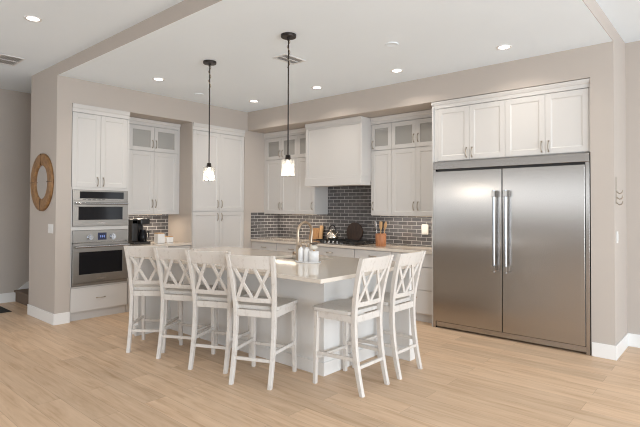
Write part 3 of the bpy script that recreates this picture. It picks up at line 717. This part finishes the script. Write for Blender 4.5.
def downlight(x, y, z, lab, pw=10):
    t = thing('recessed_light', lab, 'recessed light', (x, y, z), 0, 'recessed ceiling lights')
    MB().lathe([(0.052, -0.004), (0.066, -0.009), (0.073, -0.006), (0.075, -0.0005)], seg=28).build('trim_ring', 'trim', t)
    MB().lathe([(0.051, -0.001), (0.051, -0.0045), (0.001, -0.0046)], seg=28).build('lens', 'lens', t)
    l = bpy.data.lights.new('downlight_lamp', 'AREA'); l.shape = 'DISK'; l.size = 0.11; l.energy = pw; l.color = (1, 0.90, 0.79); l.spread = math.radians(140)
    lo = bpy.data.objects.new('downlight_lamp', l); COL.objects.link(lo); lo.parent = t; lo.location = (0, 0, -0.012)
downlight(0.783, -2.132, CZ, 'round recessed ceiling light above the oven end of the island')
downlight(0.752, -0.514, CZ, 'round recessed ceiling light in the corner near the pantry')
downlight(2.031, -0.51, CZ, 'round recessed ceiling light in front of the range hood')
downlight(3.285, -0.50, CZ, 'round recessed ceiling light between hood and refrigerator')
downlight(4.548, -0.513, CZ, 'round recessed ceiling light in front of the refrigerator')
downlight(1.327, -3.747, HZ, 'round recessed light in the higher ceiling at upper left')
# ceiling discs and vents
for (x, y), lab, r in (((3.74, -1.32), 'flat white ceiling disc between the pendant and the refrigerator', 0.065), ((0.492, -1.325), 'flat white ceiling disc near the pantry cabinet', 0.065)):
    o = MB().lathe([(r, -0.0005), (r, -0.006), (r*0.85, -0.010), (r*0.8, -0.008), (0.003, -0.009)], seg=28).build('smoke_detector', 'ceiling', None); o.location = (x, y, CZ)
    tag(o, lab, 'smoke detector')
def vent(x, y, z, sx, sy, lab, n):
    t = thing('ceiling_vent', lab, 'vent', (x, y, z))
    m = MB(); b_ = 0.018
    m.box(-sx, sx, -sy, -sy+b_, -0.008, -0.0005).box(-sx, sx, sy-b_, sy, -0.008, -0.0005).box(-sx, -sx+b_, -sy+b_, sy-b_, -0.008, -0.0005).box(sx-b_, sx, -sy+b_, sy-b_, -0.008, -0.0005)
    m.box(-0.006, 0.006, -sy+b_, sy-b_, -0.008, -0.0005)
    m.build('frame', 'vent', t)
    MB().box(-sx+b_, sx-b_, -sy+b_, sy-b_, -0.002, -0.0005).build('backing', 'ventdark', t)
    m = MB()
    for i in range(n):
        yy = -sy+b_+(2*sy-2*b_)*(i+0.5)/n
        m.bar((-sx+b_, yy, -0.0055), (sx-b_, yy, -0.0055), 0.008, 0.0015, (0, 1, 0.5))
    m.build('louvres', 'vent', t)
vent(2.63, -1.64, CZ, 0.10, 0.16, 'small white louvred ceiling vent behind the right pendant', 12)
vent(-0.32, -3.49, HZ, 0.21, 0.125, 'white louvred vent in the higher ceiling at far left', 9)
# under-cabinet LED strips
def led(x, y, z, ln, rotz, lab, pw):
    t = thing('led_strip', lab, 'light strip', (x, y, z), rotz)
    MB().box(-ln/2, ln/2, -0.010, 0.010, -0.004, -0.0005).build('lens', 'strip', t)
    l = bpy.data.lights.new('strip_lamp', 'AREA'); l.shape = 'RECTANGLE'; l.size = ln; l.size_y = 0.02; l.energy = pw; l.color = (1, 0.86, 0.70)
    lo = bpy.data.objects.new('strip_lamp', l); COL.objects.link(lo); lo.parent = t; lo.location = (0, 0, -0.006)
led(0.60, 0.54, 1.338, 1.0, 0, 'warm light strip under the cabinets left of the hood', 6)
led(2.88, 0.54, 1.338, 1.0, 0, 'warm light strip under the cabinets right of the hood', 6)
led(-0.42, -1.66, 1.335, 0.6, RL, 'warm light strip under the cabinet above the coffee maker', 9)

# ================================================================ SMALL THINGS
# mirror on the pillar
mi = thing('wall_mirror', 'round wooden framed mirror hanging on the left pillar', 'mirror', (-0.438, PY0, 1.762))
R0, R1 = 0.218, 0.372
rings = []
for j in range(48):
    a = 2*PI*j/48; c, s_ = math.cos(a), math.sin(a)
    rings.append([(r*c, y, r*s_) for r, y in ((R0, -0.001), (R0, -0.020), (R0+0.02, -0.030), (R1-0.03, -0.034), (R1-0.004, -0.024), (R1, -0.001))])
MB().secs(rings, True, True).build('frame', 'mirror_wood', mi)
m = MB()
for k in range(4):
    a = PI/2*k; c, s_ = math.cos(a), math.sin(a)
    m.bar((R0*c, -0.031, R0*s_), ((R1-0.004)*c, -0.031, (R1-0.004)*s_), 0.007, 0.010, (-s_, 0, c))
m.build('frame_joint', 'grout', mi)
MB().secs([[(R0*math.cos(2*PI*j/40), y, R0*math.sin(2*PI*j/40)) for j in range(40)] for y in (-0.010, -0.001)]).build('mirror_glass', 'mirror', mi)
# switch plates
def plate(name, label, cat, loc, rotz, w_, h_, rockers):
    t = thing(name, label, cat, loc, rotz)
    MB().box(-w_/2, w_/2, -0.006, -0.0005, -h_/2, h_/2).build('cover_plate', 'plate', t, 0.002)
    for i in range(rockers):
        cx = (i-(rockers-1)/2)*0.046
        MB().box(cx-0.016, cx+0.016, -0.011, -0.0062, -0.033, 0.033).build('rocker', 'plate', t, 0.002)
plate('light_switch', 'white light switch on the pillar below the round mirror', 'switch', (-0.147, PY0, 1.175), 0, 0.16, 0.115, 3)
plate('light_switch', 'white light switch on the wall end below the hooks', 'switch', (WX, 0.119, 1.17), PI/2, 0.075, 0.115, 1)
t = thing('wall_outlet', 'white plug-in covered outlet on the dark tile beside the refrigerator', 'outlet', (2.995, 0.722, 1.147))
MB().box(-0.037, 0.037, -0.006, -0.0005, -0.06, 0.06).build('cover_plate', 'plate', t, 0.002)
MB().box(-0.052, 0.052, -0.038, -0.0065, -0.072, 0.075).build('plug_in', 'plate', t, 0.015, None, 4)
for z in (-0.035, 0.0, 0.035): MB().box(-0.012, 0.012, -0.0405, -0.0385, z-0.004, z+0.004).build('slot', 'vent', t)
# coat hooks on the pier side
t = thing('coat_hooks', 'metal strip of three coat hooks on the right wall end', 'hooks', (WX, 0.075, 1.62), PI/2)
MB().box(-0.008, 0.008, -0.006, -0.0005, -0.12, 0.14).build('hook_strip', 'nickel', t, 0.001)
for z in (0.0, -0.055, -0.11):
    pts = [(0, -0.006, z), (0, -0.016, z-0.012), (0, -0.030, z-0.022), (0, -0.046, z-0.018), (0, -0.056, z-0.004), (0, -0.058, z+0.012)]
    MB().tube(pts, 0.005, 8).build('hook', 'nickel', t)
# floor mat in hall
tag(MB().box(-2.0, -1.24, -3.62, -3.14, 0.0005, 0.009).build('door_mat', 'mat', None, 0.003), 'dark charcoal mat on the hall floor at far left', 'mat')
# coffee maker
cm = thing('coffee_maker', 'black coffee maker on the worktop beside the oven cabinet', 'coffee maker', (-0.33, -1.78, 0.9085), RL)
MB().box(-0.13, 0.13, -0.11, 0.13, 0, 0.035).build('base', 'black', cm, 0.008)
MB().box(-0.13, -0.045, -0.06, 0.13, 0.035, 0.365).build('water_tank', 'black', cm, 0.012)
MB().box(-0.045, 0.10, 0.06, 0.13, 0.035, 0.30).build('tower', 'black', cm, 0.008)
MB().box(-0.02, 0.12, -0.10, 0.12, 0.285, 0.37).build('brew_head', 'black', cm, 0.014)
MB().tube([(0.12, -0.02, 0.335), (0.165, -0.02, 0.335)], 0.012, 12).build('knob', 'black', cm)
c_ = MB(); c_.lathe([(0.050, 0.036), (0.062, 0.05), (0.066, 0.10), (0.055, 0.16), (0.040, 0.19), (0.043, 0.205)], (0.045, -0.03, 0), 20); cf = c_.build('carafe', 'oven_glass', cm)
MB().tube([(0.10, -0.04, 0.19), (0.135, -0.04, 0.18), (0.135, -0.04, 0.09), (0.105, -0.04, 0.075)], 0.009, 8).build('handle', 'black', cf)
MB().box(-0.128, -0.06, -0.0625, -0.0605, 0.30, 0.345).build('badge', 'steel', cm)
def canister(loc, w_, h_, lab):
    t = thing('canister', lab, 'canister', loc, RL, 'canisters beside the coffee maker')
    MB().box(-w_/2, w_/2, -w_/2, w_/2, 0, h_).build('box', 'ceramic', t, 0.008)
    MB().box(-w_/2+0.004, w_/2-0.004, -w_/2+0.004, w_/2-0.004, h_+0.0005, h_+0.014).build('lid', 'spoon', t, 0.003)
canister((-0.24, -1.50, 0.9085), 0.115, 0.14, 'taller white square canister next to the coffee maker')
canister((-0.24, -1.345, 0.9085), 0.105, 0.085, 'shorter white square canister with wooden lid near the pantry')
# cutting boards leaning on the tile
def lean(name, poly, th, loc, tilt, mat, lab, cat):
    m = MB().prism(poly, 1, -th, 0)
    o = m.build(name, mat, None, 0.003); o.location = loc; o.rotation_euler = (tilt, 0, 0); return tag(o, lab, cat)
lean('cutting_board', [(-0.10, 0), (0.10, 0), (0.10, 0.185), (0.09, 0.20), (-0.09, 0.20), (-0.10, 0.185)], 0.02, (0.945, 0.665, WT+0.001), math.radians(-8), 'board', 'brown wooden cutting board leaning on tile behind the faucet', 'cutting board')
lean('cutting_board', [(-0.035, 0), (0.035, 0), (0.035, 0.235), (0.025, 0.245), (-0.025, 0.245), (-0.035, 0.235)], 0.02, (1.09, 0.665, WT+0.001), math.radians(-8), 'spoon', 'narrow taller wooden board leaning on tile beside the brown one', 'cutting board')
rp = [(0.155*math.cos(2*PI*j/40), 0.155+0.155*math.sin(2*PI*j/40)) for j in range(40)]
rb = lean('serving_board', rp, 0.02, (1.765, 0.69, WT+0.003), math.radians(-6), 'board2', 'round dark wooden board standing behind the cooktop', 'cutting board')
# kettle on the cooktop
kt = thing('kettle', 'small pale metal kettle with black arched handle standing on the cooktop', 'kettle', (1.475, 0.50, WT+0.0505))
MB().lathe([(0.085, 0), (0.105, 0.008), (0.108, 0.03), (0.095, 0.085), (0.060, 0.128), (0.045, 0.138)], seg=28).build('body', 'kettle_steel', kt)
MB().lathe([(0.044, 0.1385), (0.040, 0.148), (0.012, 0.156), (0.010, 0.160), (0.016, 0.170), (0.010, 0.178), (0.002, 0.179)], seg=20).build('lid', 'kettle_steel', kt)
MB().tube([(0.075, 0, 0.075), (0.110, 0, 0.10), (0.135, 0, 0.135)], [0.022, 0.017, 0.012], 12).build('spout', 'kettle_steel', kt)
MB().tube([(-0.085*math.cos(a)*1.0, 0, 0.11+0.13*math.sin(a)) for a in [PI*i/12 for i in range(13)]], 0.011, 10).build('handle', 'black', kt)
for c_ in kt.children: c_.data.transform(Matrix.Scale(0.9, 4))
# utensil crock
cx, cy = 2.483, 0.36
o = MB().lathe([(0.070, 0), (0.074, 0.004), (0.077, 0.176), (0.073, 0.180), (0.069, 0.176), (0.068, 0.02)], seg=28).build('utensil_crock', 'crock', None); o.location = (cx, cy, WT); tag(o, 'reddish wooden utensil crock on the worktop right of the cooktop', 'crock')
def utensil(nm, dx, dy, tx, ty, mat, lab, head):
    t = thing(nm, lab, 'utensil', (cx+dx*0.8, cy+dy*0.8, WT+0.022), 0, 'utensils in the wooden crock')
    MB().tube([(0, 0, 0), (tx*0.7, ty*0.7, 0.215)], 0.0065, 8).build('handle', mat, t)
    m = MB(); p, q = Vector((tx*0.66, ty*0.66, 0.205)), Vector((tx, ty, 0.33))
    for i in range(1): pass
    pts = [p.lerp(q, k/7) for k in range(8)]
    rr = [0.007, 0.012, 0.020, 0.026, 0.028, 0.026, 0.018, 0.006] if head == 'spoon' else [0.007, 0.016, 0.024, 0.025, 0.026, 0.026, 0.027, 0.025]
    rings = []
    for pt, r_ in zip(pts, rr): rings.append([(pt.x+r_*math.cos(2*PI*j/10), pt.y+0.006*math.sin(2*PI*j/10), pt.z) for j in range(10)])
    m.secs(rings, True).build('head', mat, t)
utensil('wooden_spoon', 0.03, 0.0, 0.055, 0.01, 'spoon', 'pale wooden spoon leaning right in the utensil crock', 'spoon')
utensil('spatula', 0.012, -0.025, 0.03, -0.04, 'spoon', 'wooden spatula at the front right of the utensil crock', 'spat')
utensil('black_spatula', -0.005, 0.022, -0.008, 0.045, 'black', 'black spatula upright in the middle of the utensil crock', 'spat')
utensil('slotted_turner', -0.025, -0.015, -0.06, -0.02, 'steel', 'grey metal turner leaning left in the utensil crock', 'spat')
